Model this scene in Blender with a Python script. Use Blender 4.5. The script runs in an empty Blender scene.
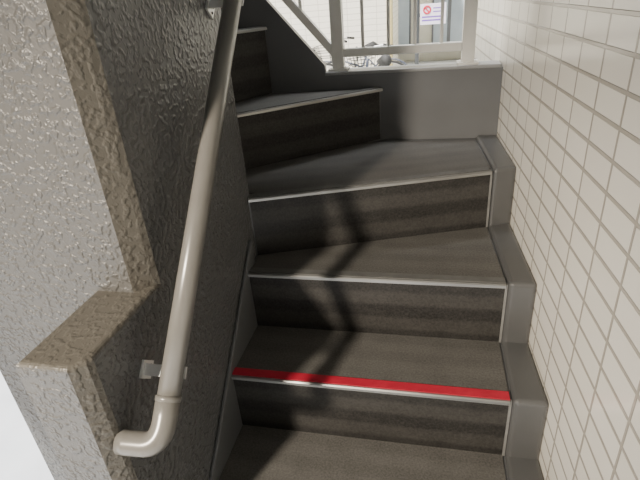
import bpy, bmesh, math, random
from mathutils import Vector, Matrix
random.seed(4)
S = bpy.context.scene
C = S.collection
ZC = 1.656

# ------------------------------------------------------------------ materials
def mat(name, col, rough=.6, metal=0., spec=.5):
    m = bpy.data.materials.new(name); m.use_nodes = True
    b = m.node_tree.nodes['Principled BSDF']
    b.inputs['Base Color'].default_value = (*col, 1)
    b.inputs['Roughness'].default_value = rough
    b.inputs['Metallic'].default_value = metal
    b.inputs['Specular IOR Level'].default_value = spec
    return m, m.node_tree.nodes, m.node_tree.links, b

def noise_mix(m, n, l, b, c1, c2, scale, stretch=(1,1,1), detail=5, lo=.35, hi=.65, bump=0., bdist=.002):
    tc = n.new('ShaderNodeTexCoord'); mp = n.new('ShaderNodeMapping'); mp.inputs['Scale'].default_value = stretch
    l.new(tc.outputs['Object'], mp.inputs['Vector'])
    t = n.new('ShaderNodeTexNoise'); t.inputs['Scale'].default_value = scale; t.inputs['Detail'].default_value = detail
    l.new(mp.outputs[0], t.inputs['Vector'])
    r = n.new('ShaderNodeValToRGB')
    r.color_ramp.elements[0].position = lo; r.color_ramp.elements[0].color = (*c1, 1)
    r.color_ramp.elements[1].position = hi; r.color_ramp.elements[1].color = (*c2, 1)
    l.new(t.outputs['Fac'], r.inputs['Fac']); l.new(r.outputs[0], b.inputs['Base Color'])
    if bump:
        bp = n.new('ShaderNodeBump'); bp.inputs['Strength'].default_value = bump; bp.inputs['Distance'].default_value = bdist
        l.new(t.outputs['Fac'], bp.inputs['Height']); l.new(bp.outputs[0], b.inputs['Normal'])
    return t

def stucco(name, col, rough, scale, strength, dist, spec=.4):
    m, n, l, b = mat(name, col, rough, 0., spec)
    tc = n.new('ShaderNodeTexCoord')
    t = n.new('ShaderNodeTexNoise'); t.inputs['Scale'].default_value = scale; t.inputs['Detail'].default_value = 1.6; t.inputs['Roughness'].default_value = .4
    l.new(tc.outputs['Object'], t.inputs['Vector'])
    r = n.new('ShaderNodeValToRGB'); r.color_ramp.interpolation = 'EASE'; r.color_ramp.elements[0].position = .42; r.color_ramp.elements[1].position = .70
    l.new(t.outputs['Fac'], r.inputs['Fac'])
    t2 = n.new('ShaderNodeTexNoise'); t2.inputs['Scale'].default_value = scale*2.7; t2.inputs['Detail'].default_value = 2
    l.new(tc.outputs['Object'], t2.inputs['Vector'])
    ad = n.new('ShaderNodeMath'); ad.operation = 'MULTIPLY_ADD'; ad.inputs[1].default_value = .15
    l.new(t2.outputs['Fac'], ad.inputs[0]); l.new(r.outputs[0], ad.inputs[2])
    bp = n.new('ShaderNodeBump'); bp.inputs['Strength'].default_value = strength; bp.inputs['Distance'].default_value = dist
    l.new(ad.outputs[0], bp.inputs['Height']); l.new(bp.outputs[0], b.inputs['Normal'])
    return m

def tiles(name, axes, w, h, mortar, c1, c2, grout, rough, bump=.5):
    m, n, l, b = mat(name, c1, rough)
    tc = n.new('ShaderNodeTexCoord'); sp = n.new('ShaderNodeSeparateXYZ'); cb = n.new('ShaderNodeCombineXYZ')
    l.new(tc.outputs['Object'], sp.inputs[0])
    l.new(sp.outputs[axes[0]], cb.inputs[0]); l.new(sp.outputs[axes[1]], cb.inputs[1])
    t = n.new('ShaderNodeTexBrick'); t.offset = 0; t.squash = 1
    t.inputs['Scale'].default_value = 1; t.inputs['Brick Width'].default_value = w; t.inputs['Row Height'].default_value = h
    t.inputs['Mortar Size'].default_value = mortar; t.inputs['Mortar Smooth'].default_value = .3; t.inputs['Bias'].default_value = 0
    t.inputs['Color1'].default_value = (*c1,1); t.inputs['Color2'].default_value = (*c2,1); t.inputs['Mortar'].default_value = (*grout,1)
    l.new(cb.outputs[0], t.inputs['Vector']); l.new(t.outputs['Color'], b.inputs['Base Color'])
    iv = n.new('ShaderNodeMath'); iv.operation = 'SUBTRACT'; iv.inputs[0].default_value = 1; l.new(t.outputs['Fac'], iv.inputs[1])
    bp = n.new('ShaderNodeBump'); bp.inputs['Strength'].default_value = bump; bp.inputs['Distance'].default_value = .003
    l.new(iv.outputs[0], bp.inputs['Height']); l.new(bp.outputs[0], b.inputs['Normal'])
    return m

def banded(name, base, c1, c2, rough, axis, period, bump, wt):
    m, n, l, b = mat(name, base, rough, 0., .25)
    tc = n.new('ShaderNodeTexCoord')
    sp = n.new('ShaderNodeSeparateXYZ'); l.new(tc.outputs['Object'], sp.inputs[0])
    ml = n.new('ShaderNodeMath'); ml.operation = 'MULTIPLY'; ml.inputs[1].default_value = 2*math.pi/period; l.new(sp.outputs[axis], ml.inputs[0])
    sn = n.new('ShaderNodeMath'); sn.operation = 'SINE'; l.new(ml.outputs[0], sn.inputs[0])
    cl = n.new('ShaderNodeMath'); cl.operation = 'MULTIPLY'; cl.inputs[1].default_value = 2.2; l.new(sn.outputs[0], cl.inputs[0])
    mn = n.new('ShaderNodeMath'); mn.operation = 'MINIMUM'; mn.inputs[1].default_value = 1; l.new(cl.outputs[0], mn.inputs[0])
    mx = n.new('ShaderNodeMath'); mx.operation = 'MAXIMUM'; mx.inputs[1].default_value = -1; l.new(mn.outputs[0], mx.inputs[0])
    t = n.new('ShaderNodeTexNoise'); t.inputs['Scale'].default_value = 190; t.inputs['Detail'].default_value = 4; t.inputs['Roughness'].default_value = .7; l.new(tc.outputs['Object'], t.inputs['Vector'])
    t2 = n.new('ShaderNodeTexNoise'); t2.inputs['Scale'].default_value = 14; t2.inputs['Detail'].default_value = 3; l.new(tc.outputs['Object'], t2.inputs['Vector'])
    a = n.new('ShaderNodeMath'); a.operation = 'MULTIPLY_ADD'; a.inputs[1].default_value = wt; l.new(mx.outputs[0], a.inputs[0]); l.new(t.outputs['Fac'], a.inputs[2])
    a2 = n.new('ShaderNodeMath'); a2.operation = 'MULTIPLY_ADD'; a2.inputs[1].default_value = .22; l.new(t2.outputs['Fac'], a2.inputs[0]); l.new(a.outputs[0], a2.inputs[2])
    r = n.new('ShaderNodeValToRGB'); r.color_ramp.elements[0].position = .36; r.color_ramp.elements[0].color = (*c1,1); r.color_ramp.elements[1].position = .86; r.color_ramp.elements[1].color = (*c2,1)
    l.new(a2.outputs[0], r.inputs['Fac']); l.new(r.outputs[0], b.inputs['Base Color'])
    bp = n.new('ShaderNodeBump'); bp.inputs['Strength'].default_value = bump; bp.inputs['Distance'].default_value = .001
    l.new(t.outputs['Fac'], bp.inputs['Height']); l.new(bp.outputs[0], b.inputs['Normal'])
    return m

M = {}
M['stucco'] = stucco('grey_sprayed_stucco', (.088,.086,.082), .40, 84, .65, .005, .42)
M['stucco_side'] = stucco('dark_grey_sprayed_stucco', (.088,.089,.090), .34, 85, .52, .004, .5)
M['stucco_warm_lit'] = stucco('warm_lit_grey_stucco', (.093,.086,.073), .42, 84, .36, .004, .4)  # warmer tone paints warm light onto the corner chamfers and the ledge top
M['tile'] = tiles('white_wall_tile', (1,2), .12, .055, .0042, (.80,.77,.70), (.765,.735,.665), (.42,.39,.34), .19, 1.0)
M['facade_tile'] = tiles('cream_facade_tile', (0,2), .24, .09, .006, (.90,.86,.76), (.85,.81,.71), (.62,.58,.50), .5)
def simple(key, name, c1, c2, scale, rough, metal=0, **k):
    m, n, l, b = mat(name, c1, rough, metal); noise_mix(m,n,l,b,c1,c2,scale,**k); M[key] = m
simple('concrete', 'grey_painted_concrete', (.088,.091,.095), (.095,.098,.102), 9, .34)
simple('curb', 'grey_painted_curb', (.106,.109,.114), (.114,.117,.122), 9, .34)
simple('skirt', 'grey_painted_skirting', (.068,.069,.070), (.074,.075,.076), 9, .34)
simple('cap', 'curb_lit_top_grey', (.22,.225,.23), (.26,.265,.27), 9, .4)  # paler than the curb: paints the daylight on its top face
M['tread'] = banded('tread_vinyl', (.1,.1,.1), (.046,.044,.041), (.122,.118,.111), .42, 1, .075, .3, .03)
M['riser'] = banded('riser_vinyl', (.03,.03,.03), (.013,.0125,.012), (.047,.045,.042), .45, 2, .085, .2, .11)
simple('alu', 'brushed_aluminium', (.25,.25,.245), (.36,.36,.35), 25, .36, .85, stretch=(.15,1,1))
simple('red', 'red_grip', (.32,.008,.026), (.38,.011,.032), 30, .5)
simple('grip', 'grey_grip', (.075,.075,.073), (.10,.10,.097), 30, .5)
simple('seal', 'sealant', (.13,.13,.127), (.17,.17,.165), 30, .6)
simple('rail', 'rail_paint', (.155,.149,.137), (.168,.162,.149), 12, .28, .1)
simple('steel', 'galvanised_steel', (.66,.66,.65), (.74,.74,.73), 50, .42, .35)
simple('railing', 'railing_paint', (.60,.595,.565), (.64,.635,.605), 14, .4)
simple('floor', 'pale_floor', (.44,.455,.48), (.49,.505,.53), 7, .6)
simple('ceiling', 'ceiling_paint', (.20,.20,.195), (.23,.23,.225), 7, .8)
simple('ground', 'pavement', (.50,.50,.48), (.60,.60,.57), 20, .85)
simple('rubber', 'black_rubber', (.02,.02,.02), (.035,.035,.035), 30, .7)
simple('bike', 'bike_paint', (.06,.07,.10), (.08,.09,.12), 10, .3)
simple('bike2', 'bike_paint_silver', (.38,.38,.4), (.45,.45,.46), 10, .3)
simple('white', 'sign_white', (.78,.73,.86), (.82,.77,.90), 10, .5)
simple('purple', 'sign_violet_lettering', (.20,.10,.48), (.24,.13,.52), 10, .5)
simple('signred', 'sign_red', (.62,.02,.06), (.66,.03,.07), 10, .5)
simple('dark', 'dark_frame', (.05,.055,.06), (.065,.07,.075), 10, .4)
simple('plaster', 'pale_plaster', (.86,.83,.72), (.90,.87,.76), 6, .8)
simple('yellow', 'yellowish_corner_trim', (.52,.42,.18), (.58,.48,.22), 6, .6)
simple('frame', 'window_frame_grey', (.17,.18,.20), (.20,.21,.23), 6, .5)
simple('glass', 'window_glass', (.50,.58,.66), (.58,.66,.74), 3, .15)

# ------------------------------------------------------------------ helpers
def link(name, bm, material, parent=None, loc=None, rotz=0, smooth=False, bevel=0, seg=2, keep=None):
    bmesh.ops.remove_doubles(bm, verts=bm.verts, dist=1e-6)
    bmesh.ops.recalc_face_normals(bm, faces=bm.faces)
    if bevel:
        es = [e for e in bm.edges if len(e.link_faces)==2 and e.calc_face_angle(0) > .5]
        if keep: es = [e for e in es if keep(e)]
        bmesh.ops.bevel(bm, geom=es, offset=bevel, segments=seg, profile=.5, affect='EDGES')
    me = bpy.data.meshes.new(name); bm.to_mesh(me); bm.free()
    if smooth:
        for p in me.polygons: p.use_smooth = True
    o = bpy.data.objects.new(name, me); C.objects.link(o); me.materials.append(material)
    if loc is not None: o.location = loc
    o.rotation_euler.z = rotz
    if parent: o.parent = parent
    return o
def thing(name, label, cat, loc=(0,0,0), rotz=0, group=None):
    o = bpy.data.objects.new(name, None); C.objects.link(o); o.location = loc; o.rotation_euler.z = rotz
    o.empty_display_size = .1
    o['label'] = label; o['category'] = cat
    if group: o['group'] = group
    return o
def structure(o, label, cat):
    o['kind'] = 'structure'; o['label'] = label; o['category'] = cat
    return o
def box(bm, x0,x1,y0,y1,z0,z1):
    v = [bm.verts.new((x,y,z)) for z in (z0,z1) for x,y in ((x0,y0),(x1,y0),(x1,y1),(x0,y1))]
    for f in ((3,2,1,0),(4,5,6,7),(0,1,5,4),(1,2,6,5),(2,3,7,6),(3,0,4,7)): bm.faces.new([v[i] for i in f])
def prism(bm, poly, z0, z1):
    a = [bm.verts.new((x,y,z0)) for x,y in poly]; c = [bm.verts.new((x,y,z1)) for x,y in poly]
    k = len(poly)
    bm.faces.new(a[::-1]); bm.faces.new(c)
    for i in range(k): bm.faces.new([a[i],a[(i+1)%k],c[(i+1)%k],c[i]])
def prism_y(bm, poly, y0, y1):
    a = [bm.verts.new((x,y0,z)) for x,z in poly]; c = [bm.verts.new((x,y1,z)) for x,z in poly]
    k = len(poly)
    bm.faces.new(a); bm.faces.new(c[::-1])
    for i in range(k): bm.faces.new([a[i],c[i],c[(i+1)%k],a[(i+1)%k]])
def tube(bm, pts, r, k=16, caps=True):
    pts = [Vector(p) for p in pts]; rings = []
    rr = r if isinstance(r, (list,tuple)) else [r]*len(pts)
    ref = None
    for i,p in enumerate(pts):
        t = (pts[min(i+1,len(pts)-1)] - pts[max(i-1,0)]).normalized()
        if ref is None:
            ref = t.orthogonal().normalized()
        ref = (ref - t*ref.dot(t)).normalized(); bi = t.cross(ref)
        rings.append([bm.verts.new(p + (ref*math.cos(2*math.pi*j/k) + bi*math.sin(2*math.pi*j/k))*rr[i]) for j in range(k)])
    for a,c in zip(rings, rings[1:]):
        for j in range(k): bm.faces.new([a[j],a[(j+1)%k],c[(j+1)%k],c[j]])
    if caps: bm.faces.new(rings[0][::-1]); bm.faces.new(rings[-1])
def ring(bm, R, r, axis='x', k=40, q=8, cen=(0,0,0)):
    g = []
    for i in range(k):
        a = 2*math.pi*i/k; row = []
        for j in range(q):
            t = 2*math.pi*j/q; d = R + r*math.cos(t); h = r*math.sin(t)
            p = {'x':(h, d*math.cos(a), d*math.sin(a)), 'y':(d*math.cos(a), h, d*math.sin(a)), 'z':(d*math.cos(a), d*math.sin(a), h)}[axis]
            row.append(bm.verts.new((p[0]+cen[0],p[1]+cen[1],p[2]+cen[2])))
        g.append(row)
    for i in range(k):
        for j in range(q):
            bm.faces.new([g[i][j],g[(i+1)%k][j],g[(i+1)%k][(j+1)%q],g[i][(j+1)%q]])

# ------------------------------------------------------------------ camera
f = 480.; th = math.radians(27); ps = math.radians(14); ro = math.radians(4.9)
F = Vector((-math.sin(ps)*math.cos(th), math.cos(ps)*math.cos(th), -math.sin(th)))
R0 = Vector((math.cos(ps), math.sin(ps), 0)); U0 = R0.cross(F)
R = R0*math.cos(ro) - U0*math.sin(ro); U = R0*math.sin(ro) + U0*math.cos(ro)
cam = bpy.data.cameras.new('camera'); co = bpy.data.objects.new('camera', cam); C.objects.link(co)
mw = Matrix((R, U, -F)).transposed().to_4x4(); mw.translation = (0,0,ZC); co.matrix_world = mw
cam.sensor_width = 36; cam.lens = f/640*36; cam.clip_start = .02
S.camera = co

# ------------------------------------------------------------------ shell
XW = -.515; YC = 1.845; YE = 1.27
WX0, WK = .338, -.050                      # tiled wall face: x = WX0 + WK*y
def xr(y): return WX0 + WK*y
wa = math.atan(-WK)
bm = bmesh.new(); box(bm, 0, .15, -1.6, 2.62, 0, 2.9)
structure(link('wall_right', bm, M['tile'], loc=(WX0,0,0), rotz=wa), 'white stack-bonded tiled wall along the right of the stairs', 'wall')
bm = bmesh.new()
ch = .034; Y0 = .682
prism(bm, [(-.97,Y0),(XW-ch,Y0),(XW-.007,Y0+ch-.003),(XW,Y0+ch+.008),(XW,YE-.02),(XW-.02,YE),(-.97,YE)], 0, 2.9)
wl = structure(link('wall_left', bm, M['stucco']), 'tall grey rough-sprayed wall carrying the handrail', 'wall')
ZL = ZC-.484
bm = bmesh.new()
cf = .024; XF = XW+.0008
prism(bm, [(-.635,.470),(XF-cf,.470),(XF-.005,.470+cf-.003),(XF,.470+cf+.007),(XF,.76),(-.635,.76)], 0, ZL)
wf = structure(link('wall_front', bm, M['stucco'], bevel=.010, seg=4, keep=lambda e: all(v.co.z>ZL-.001 for v in e.verts) and not all(v.co.y>.75 for v in e.verts)), 'low grey parapet stub with flat ledge in front of the tall wall', 'wall')
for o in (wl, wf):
    o.data.materials.append(M['stucco_side']); o.data.materials.append(M['stucco_warm_lit'])
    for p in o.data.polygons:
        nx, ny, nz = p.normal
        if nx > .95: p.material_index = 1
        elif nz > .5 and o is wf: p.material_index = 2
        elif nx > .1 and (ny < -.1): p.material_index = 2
sl = 1.17; CD = .09
xc = xr(YC)
bm = bmesh.new()
prism_y(bm, [(xc,0),(xc,ZC-.272),(-.385,ZC-.272),(-.385,0)], YC, YC+CD)
prism_y(bm, [(-.385,0),(-.385,ZC-.235),(-1.5,ZC-.235+sl*1.115),(-1.5,0)], YC, YC+.03)
structure(link('wall_back', bm, M['curb']), 'grey painted concrete curb under the metal railing', 'wall')
bm = bmesh.new(); box(bm, -.385, xr(YC+CD)-.002, YC-.004, YC+CD, ZC-.272, ZC-.26)
structure(link('trim_1', bm, M['cap'], bevel=.003), 'thin cap painted paler as the lit top of the curb', 'cap')
bm = bmesh.new(); box(bm, -5, .45, -3, YC, -.1, 0)
structure(link('floor', bm, M['floor']), 'pale floor at the foot of the stairs', 'floor')
bm = bmesh.new(); box(bm, -12, 12, YC+CD, 24, -.12, -.02)
structure(link('ground', bm, M['ground']), 'pale pavement outside beyond the railing', 'ground')
bm = bmesh.new(); box(bm, -1.6, .58, -1.6, YC+CD, 2.9, 3.05)
structure(link('ceiling', bm, M['ceiling']), 'slab above the stairwell', 'ceiling')

# ------------------------------------------------------------------ staircase
LN = {}
def line(i, L, Rr, lm, rm, lc, rc):
    L = Vector(L); Rr = Vector(Rr); d = (Rr-L).normalized()
    LN[i] = dict(p=L, d=d, n=Vector((-d.y,d.x)), lm=lm, rm=rm, lc=lc, rc=rc, a=math.atan2(d.y,d.x))
for i,y in ((-2,.246),(-1,.464),(0,.682),(1,.90),(2,1.118)):
    line(i, (-.49,y), (.2,y), ('x',-.5025), ('x',.206), ('x',XW), ('w',0))
line(3, (-.516,1.221), (.184,1.456), ('x',-.510), ('x',.190), ('x',XW), ('w',0))
line(4, (-.864,1.27), (-.16,1.847), ('y',1.274), ('y',1.838), ('y',YE), ('y',YC))
line(5, (-.93,1.27), (-.585,1.845), ('y',1.274), ('y',1.838), ('y',YE), ('y',YC))
line(6, (-.965,1.27), (-.82,1.845), ('y',1.274), ('y',1.838), ('y',YE), ('y',YC))
line(7, (-1.06,1.27), (-1.06,1.845), ('y',1.274), ('y',1.838), ('y',YE), ('y',YC))
def zi(i): return .76 + .19*(i-1) + (.045 if i >= 5 else 0)
def ip(i, off, con):
    q = LN[i]; p = q['p'] + q['n']*off; d = q['d']
    if con[0]=='x': t = (con[1]-p.x)/d.x
    elif con[0]=='y': t = (con[1]-p.y)/d.y
    else: t = (WX0+WK*p.y-p.x)/(d.x-WK*d.y)
    return (p.x + d.x*t, p.y + d.y*t)
stairs = thing('staircase', 'winding staircase with dark vinyl treads, metal nosings and one red strip', 'staircase', (0,.9,0))
def local(poly, o, a):
    c, s = math.cos(-a), math.sin(-a)
    return [((x-o[0])*c-(y-o[1])*s, (x-o[0])*s+(y-o[1])*c) for x,y in poly]
def part(name, poly, z0, z1, i, m, bevel=0, seg=2):
    o = ip(i, 0, LN[i]['lm']); a = LN[i]['a']; bm = bmesh.new()
    prism(bm, local(poly, o, a), z0-zi(i), z1-zi(i))
    return link(name, bm, m, stairs, (o[0], o[1]-.9, zi(i)), a, bevel=bevel, seg=seg)
bm = bmesh.new()
for i in range(-2, 7):
    q, w = LN[i], LN[i+1]
    poly = [ip(i,.012,q['lc']), ip(i,.012,q['rc'])]
    if i == 3: poly.append((xr(YC),YC))
    poly += [ip(i+1,.012,w['rc']), ip(i+1,.012,w['lc'])]
    if i == 3: poly.append((XW,YE))
    prism(bm, poly, 0, zi(i)-.004)
prism(bm, [ip(7,.012,LN[7]['lc']), ip(7,.012,LN[7]['rc']), (-1.5,YC), (-1.5,YE)], 0, zi(7)-.004)
link('stair_body', bm, M['concrete'], stairs, (0,-.9,0))
# raking painted skirting strip where the lower flight meets the handrail wall
bm = bmesh.new()
g_ = .19/.218
a_ = [(.246,.19),(1.19,.19+(1.19-.246)*g_)]
vs = []
for x in (XW+.0015, XW+.012):
    vs.append([bm.verts.new((x,y-.9,z)) for y,z in ((.246,0),(1.19,.75),(1.19,a_[1][1]+.015),(.246,a_[0][1]+.015))])
bm.faces.new(vs[0][::-1]); bm.faces.new(vs[1])
for k in range(4): bm.faces.new([vs[0][k],vs[0][(k+1)%4],vs[1][(k+1)%4],vs[1][k]])
link('wall_skirting', bm, M['concrete'], stairs, bevel=.003)
for i in range(-2, 8):
    q = LN[i]; z = zi(i)
    if i < 7:
        w = LN[i+1]
        poly = [ip(i,.034,q['lm']), ip(i,.034,q['rm'])]
        if i == 3: poly += [(.165,1.803), ip(4,.008,('y',1.803))]
        else: poly += [ip(i+1,.008,w['rm'])]
        poly += [ip(i+1,.008,w['lm'])]
        if i == 3: poly.append((-.508,1.274))
    else: poly = [ip(7,.034,q['lm']), ip(7,.034,q['rm']), (-1.48,1.838), (-1.48,1.274)]
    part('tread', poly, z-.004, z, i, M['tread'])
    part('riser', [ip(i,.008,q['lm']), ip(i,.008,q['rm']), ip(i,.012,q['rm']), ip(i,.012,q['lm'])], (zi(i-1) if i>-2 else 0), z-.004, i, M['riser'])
    o = ip(i,0,q['lm']); bm = bmesh.new()
    e0, e1 = o, ip(i,0,q['rm'])
    ln = (Vector(e1)-Vector(e0)).length
    prof = [(0,-.009),(.006,-.009),(.006,-.004),(.034,-.004),(.034,.0015),(.003,.0015),(0,-.0015)]
    va = [bm.verts.new((0,y,zz)) for y,zz in prof]; vb = [bm.verts.new((ln,y,zz)) for y,zz in prof]
    bm.faces.new(va); bm.faces.new(vb[::-1])
    for k in range(len(prof)): bm.faces.new([va[k],vb[k],vb[(k+1)%7],va[(k+1)%7]])
    no = link('nosing', bm, M['alu'], stairs, (o[0],o[1]-.9,z), q['a'])
    bm = bmesh.new(); box(bm, 0, ln, .007 if i==1 else .009, .033 if i==1 else .034, .0015, .004)
    g = link('grip_strip', bm, M['red'] if i==1 else M['grip'], no)
    if i == 1: g['label'] = 'red grip strip on the step edge'
    if i <= 3:
        bm = bmesh.new(); box(bm, ln-.001, ln+.005, .005, .0125, -.19, -.001)
        link('edge_bead', bm, M['seal'], stairs, (o[0],o[1]-.9,z), q['a'])
        xm = q['rm'][1]+.006
        if i < 3:
            xn = LN[i+1]['rm'][1]+.006
            poly = [ip(i,-.002,('x',xm)), ip(i,-.002,q['rc']), ip(i+1,.012,LN[i+1]['rc']), ip(i+1,.012,('x',xn))]
        else:
            poly = [ip(3,-.002,('x',xm)), ip(3,-.002,q['rc']), (xr(YC)-.0005,YC-.0005), (.170,YC-.0005)]
        part('side_curb', poly, (zi(i-1)-.01 if i>-2 else 0), z+.009, i, M['skirt'], bevel=.012, seg=4)

# ------------------------------------------------------------------ handrail
XH = -.44
hr = thing('handrail', 'round grey-beige handrail on brackets along the grey wall', 'handrail', (XW,.6,ZC-.66))
def hl(p): return (p[0]-XW, p[1]-.6, p[2]+.66)
slope = 1.05
def rp(y): return (XH, y, -.619+(y-.552)*slope)
RR = .0202
bm = bmesh.new(); tube(bm, [hl(rp(.540)), hl(rp(.8)), hl(rp(1.30))], RR, 28, True)
link('rail', bm, M['rail'], hr, smooth=True)
pts = [hl(rp(.5545)), hl(rp(.554)), hl(rp(.534))]
rad = [.0204,.0216,.0216]
a0 = Vector(rp(.528)); c0 = Vector(rp(.502)); e0 = Vector((XH-.028, .499, c0.z-.002))
for k in range(0, 9):
    t = k/8; pts.append(hl(a0*(1-t)**2 + c0*2*t*(1-t) + e0*t*t)); rad.append(.0216)
pts += [hl((XW+.012,.498,c0.z-.003)), hl((XW-.002,.498,c0.z-.003))]; rad += [.0216,.0216]
bm = bmesh.new(); tube(bm, pts, rad, 28, True)
link('elbow', bm, M['rail'], hr, smooth=True)
bm = bmesh.new(); tube(bm, [hl(rp(.550)), hl(rp(.5505)), hl(rp(.5565)), hl(rp(.557))], [.0212,.0228,.0228,.0206], 28, True)
link('joint_collar', bm, M['rail'], hr, smooth=True)
def bracket(y):
    p = Vector(rp(y)); t = Vector((0,1,slope)).normalized(); nrm = Vector((0,t.z,-t.y)); x = Vector((1,0,0))
    def slab(bm, c, hx, ht, hn):
        vs = [bm.verts.new(Vector(hl(c)) + x*hx*sx + t*ht*st + nrm*hn*sn) for sn in (-1,1) for sx,st in ((-1,-1),(1,-1),(1,1),(-1,1))]
        for q in ((3,2,1,0),(4,5,6,7),(0,1,5,4),(1,2,6,5),(2,3,7,6),(3,0,4,7)): bm.faces.new([vs[i] for i in q])
    s0 = XW+.001; s1 = XH+.016
    c = p + nrm*(RR+.0017); c.x = (s0+s1)/2
    bm = bmesh.new(); slab(bm, c, (s1-s0)/2, .011, .0016)
    br = link('bracket', bm, M['steel'], hr)
    c2 = p + nrm*(RR+.012); c2.x = XW+.0035
    bm = bmesh.new(); slab(bm, c2, .0025, .017, .017)
    link('wall_plate', bm, M['steel'], br)
    for d in (-.008,.008):
        bm = bmesh.new(); bmesh.ops.create_uvsphere(bm, u_segments=12, v_segments=8, radius=.0035)
        cc = Vector(hl(c2 + t*d + nrm*.008)) + x*.003
        for v in bm.verts: v.co = Vector((v.co.x*.6,v.co.y,v.co.z)) + cc
        link('screw', bm, M['dark'], br, smooth=True)
bracket(.585); bracket(1.155)

# ------------------------------------------------------------------ railing on the curb
rl = thing('metal_railing', 'pale grey metal railing with upright bars on the curb at the stair turn', 'railing', (0,YC+CD/2,ZC-.26))
ZT = 1.0
def rbox(name, x0,x1,z0,z1, w=.022, par=rl):
    bm = bmesh.new(); box(bm, x0,x1,-w,w,z0,z1); return link(name, bm, M['railing'], par, bevel=.003)
def sz(x): return sl*(-.385-x)+.02
rbox('post', -.361,-.317,0,ZT+.02)
rbox('post', .106,.150,0,ZT+.02)
bm = bmesh.new(); box(bm, -1.172,-1.128,-.014,.022,sz(-1.128),sz(-1.15)+ZT); link('post', bm, M['railing'], rl, bevel=.003)
rbox('bottom_rail', -.317,.106,.045,.075,.015)
rbox('top_rail', -.361,.150,ZT-.04,ZT,.025)
for name, zz, hh in (('bottom_rail',.058,.028),('top_rail',ZT-.02,.04)):
    bm = bmesh.new(); prism_y(bm, [(-.361,sz(-.361)+zz),(-.361,sz(-.361)+zz+hh*1.5),(-1.128,sz(-1.128)+zz+hh*1.5),(-1.128,sz(-1.128)+zz)], -.015,.015)
    link(name, bm, M['railing'], rl)
for k in range(1,5):
    x = -.339+.467*k/5; rbox('baluster', x-.006,x+.006,.075,ZT-.04,.006)
for k in range(1,7):
    x = -.361-.767*k/7; rbox('baluster', x-.006,x+.006,sz(x)+.09,sz(x)+ZT,.006)
for x in (-.339,.128):
    bm = bmesh.new(); box(bm, x-.036,x+.036,-.036,.036,0,.008); link('base_plate', bm, M['railing'], rl)

# ------------------------------------------------------------------ outside
bd = thing('building', 'cream tiled building wall behind the parked bicycles', 'building', (-4,8.6,-.02))
bm = bmesh.new(); box(bm, -5,3.28,0,3,0,6); link('wall', bm, M['facade_tile'], bd)
bm = bmesh.new(); box(bm, 3.28,3.36,-.03,.3,0,6); link('corner_trim', bm, M['yellow'], bd)
bd2 = thing('building', 'pale plastered building further back with dark-framed windows', 'building', (1.5,13,-.02))
bm = bmesh.new(); box(bm, -4,5,0,3,0,7); link('wall', bm, M['plaster'], bd2)
for x in (-2.4,-1.1):
    bm = bmesh.new(); box(bm, x-.4,x+.4,-.05,.0,.2,2.2); w = link('window', bm, M['frame'], bd2)
    for s in (-.2,.2):
        bm = bmesh.new(); box(bm, x+s-.16,x+s+.16,-.06,-.05,.26,2.14); link('pane', bm, M['glass'], w)
sg = thing('notice_sign', 'small pale notice with red slashed circle on a dark post', 'sign', (.01,6,-.02))
bm = bmesh.new(); tube(bm, [(-.17,.02,0),(-.17,.02,2.6)], .024, 14); link('post', bm, M['dark'], sg, smooth=True)
zs = ZC-.29+.02
bm = bmesh.new(); box(bm, -.14,.14,-.01,0,zs-.10,zs+.11); bo = link('board', bm, M['white'], sg, bevel=.003)
bm = bmesh.new(); box(bm, -.16,.0,0,.02,zs-.02,zs+.02); link('arm', bm, M['dark'], sg)
bm = bmesh.new(); ring(bm, .036,.009,'y',28,6,(-.065,-.012,zs+.05))
tube(bm, [(-.089,-.013,zs+.074),(-.041,-.013,zs+.026)], .007, 6)
rg = link('prohibition_symbol', bm, M['signred'], bo)
bm = bmesh.new()
for k,(x0,x1) in enumerate(((.0,.12),(.0,.11))):
    box(bm, x0,x1,-.0115,-.009,zs+.058-k*.035,zs+.069-k*.035)
for k,(x0,x1) in enumerate(((-.12,.12),(-.12,.09))):
    box(bm, x0,x1,-.0115,-.009,zs-.030-k*.034,zs-.014-k*.034)
link('lettering', bm, M['purple'], bo)

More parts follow.
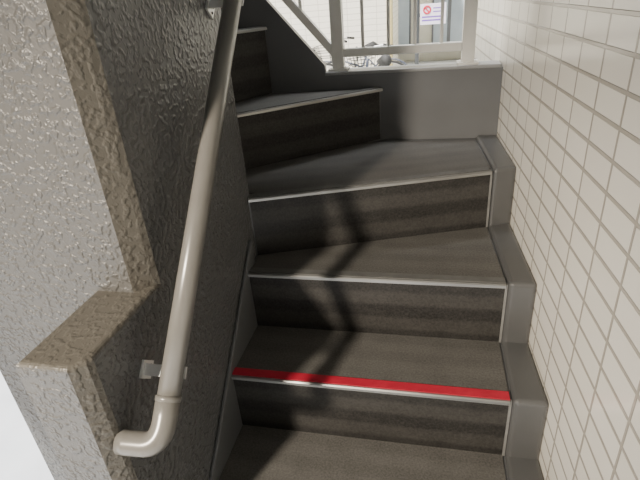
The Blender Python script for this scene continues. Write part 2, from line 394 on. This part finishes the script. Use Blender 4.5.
def bicycle(label, loc, rot, paint):
    t = thing('bicycle', label, 'bicycle', loc, rot, 'parked bicycles')
    for y in (-.53,.53):
        bm = bmesh.new(); ring(bm, .315,.018,'x',48,8,(0,y,.333)); w = link('wheel', bm, M['rubber'], t, smooth=True)
        bm = bmesh.new(); ring(bm, .295,.008,'x',48,6,(0,y,.333)); link('rim', bm, M['steel'], w, smooth=True)
        bm = bmesh.new()
        for k in range(18):
            a = 2*math.pi*k/18; tube(bm, [(0,y,.333),(0,y+.295*math.cos(a),.333+.295*math.sin(a))], .002, 5)
        tube(bm, [(-.05,y,.333),(.05,y,.333)], .02, 10); link('spokes', bm, M['steel'], w)
        bm = bmesh.new(); tube(bm, [(0,y+.355*math.cos(a),.333+.355*math.sin(a)) for a in [math.pi*(.05+.9*k/14) for k in range(15)]], .014, 8); link('mudguard', bm, paint, t)
    bm = bmesh.new()
    tube(bm, [(0,.05,.28),(0,-.16,.80)], .017, 10); tube(bm, [(0,.05,.28),(0,.36,.62)], .02, 10); tube(bm, [(0,-.07,.58),(0,.34,.72)], .016, 10)
    for x in (-.05,.05): tube(bm, [(x,-.53,.333),(0,.05,.28)], .01, 8); tube(bm, [(x,-.53,.333),(0,-.14,.74)], .009, 8); tube(bm, [(x,.53,.333),(x*.8,.42,.58),(0,.38,.62)], .011, 8)
    tube(bm, [(0,.38,.6),(0,.31,.86)], .02, 10); link('frame', bm, paint, t, smooth=True)
    bm = bmesh.new(); tube(bm, [(-.27,.12,1.0),(-.2,.2,1.02),(-.1,.29,1.0),(0,.30,.96),(.1,.29,1.0),(.2,.2,1.02),(.27,.12,1.0)], .012, 10); tube(bm,[(0,.31,.84),(0,.30,.97)],.012,10)
    hb = link('handlebar', bm, M['steel'], t, smooth=True)
    for s in (-1,1):
        bm = bmesh.new(); tube(bm, [(s*.19,.21,1.02),(s*.28,.11,1.0)], .018, 10); link('grip', bm, M['rubber'], hb, smooth=True)
    bm = bmesh.new(); tube(bm, [(0,-.34,.87),(0,-.26,.88),(0,-.12,.86),(0,-.02,.85)], [.04,.085,.05,.02], 14); link('saddle', bm, M['rubber'], t, smooth=True)
    bm = bmesh.new()
    for zz, sx in ((.68,.13),(.76,.145),(.84,.16),(.92,.175)):
        y0, y1 = .42, .42+sx*1.6
        tube(bm, [(-sx,y0,zz),(sx,y0,zz),(sx,y1,zz),(-sx,y1,zz),(-sx,y0,zz)], .005, 6)
    for k in range(7):
        u = -1+k/3
        tube(bm, [(u*.13,.42,.68),(u*.175,.42,.92)], .004, 5); tube(bm, [(u*.13,.42+.208,.68),(u*.175,.70,.92)], .004, 5)
    link('basket', bm, M['rubber'], t)
    bm = bmesh.new(); ring(bm, .09,.008,'x',24,6,(.055,.05,.28)); tube(bm,[(-.07,.05,.28),(.07,.05,.28)],.012,8); tube(bm,[(.07,.05,.28),(.07,.15,.16)],.01,6); tube(bm,[(-.07,.05,.28),(-.07,-.05,.40)],.01,6)
    link('crank', bm, M['steel'], t)
bicycle('dark blue bicycle with wire basket parked in front, nearest the notice post', (-.68,6.6,-.02), math.radians(30), M['bike'])
bicycle('silver bicycle parked in front, furthest from the notice post', (-1.75,6.6,-.02), math.radians(25), M['bike2'])
bicycle('dark bicycle parked broadside against the cream tiled wall', (-1.15,8.15,-.02), math.radians(86), M['bike'])

# ------------------------------------------------------------------ light
w = bpy.data.worlds.new('sky'); S.world = w; w.use_nodes = True
bg = w.node_tree.nodes['Background']; bg.inputs[0].default_value = (.92,.96,1,1); bg.inputs[1].default_value = .035
LP = Vector((-1.33,-1.38,2.36))
pl = bpy.data.lights.new('added_step_spot', 'SPOT'); pl.energy = 800; pl.shadow_soft_size = .085; pl.color = (1,.88,.72)  # unseen spot added to throw the left wall's shadow onto the steps
pl.spot_size = math.radians(40); pl.spot_blend = .9
po = bpy.data.objects.new('added_step_spot', pl); C.objects.link(po); po.location = LP
po.rotation_euler = (Vector((-.20,1.05,.85))-LP).to_track_quat('-Z','Y').to_euler()
def sun(name, frm, e, ang, col):
    sd = bpy.data.lights.new(name, 'SUN'); sd.energy = e; sd.angle = ang; sd.color = col
    so = bpy.data.objects.new(name, sd); C.objects.link(so)
    so.rotation_euler = (-Vector(frm)).to_track_quat('-Z','Y').to_euler()
sun('sky_glow', (-.45,.42,2.6), 7.0, .40, (.96,.98,1))
sun('sun', (-.9,-2,3.0), 13.0, .02, (1,.96,.89))
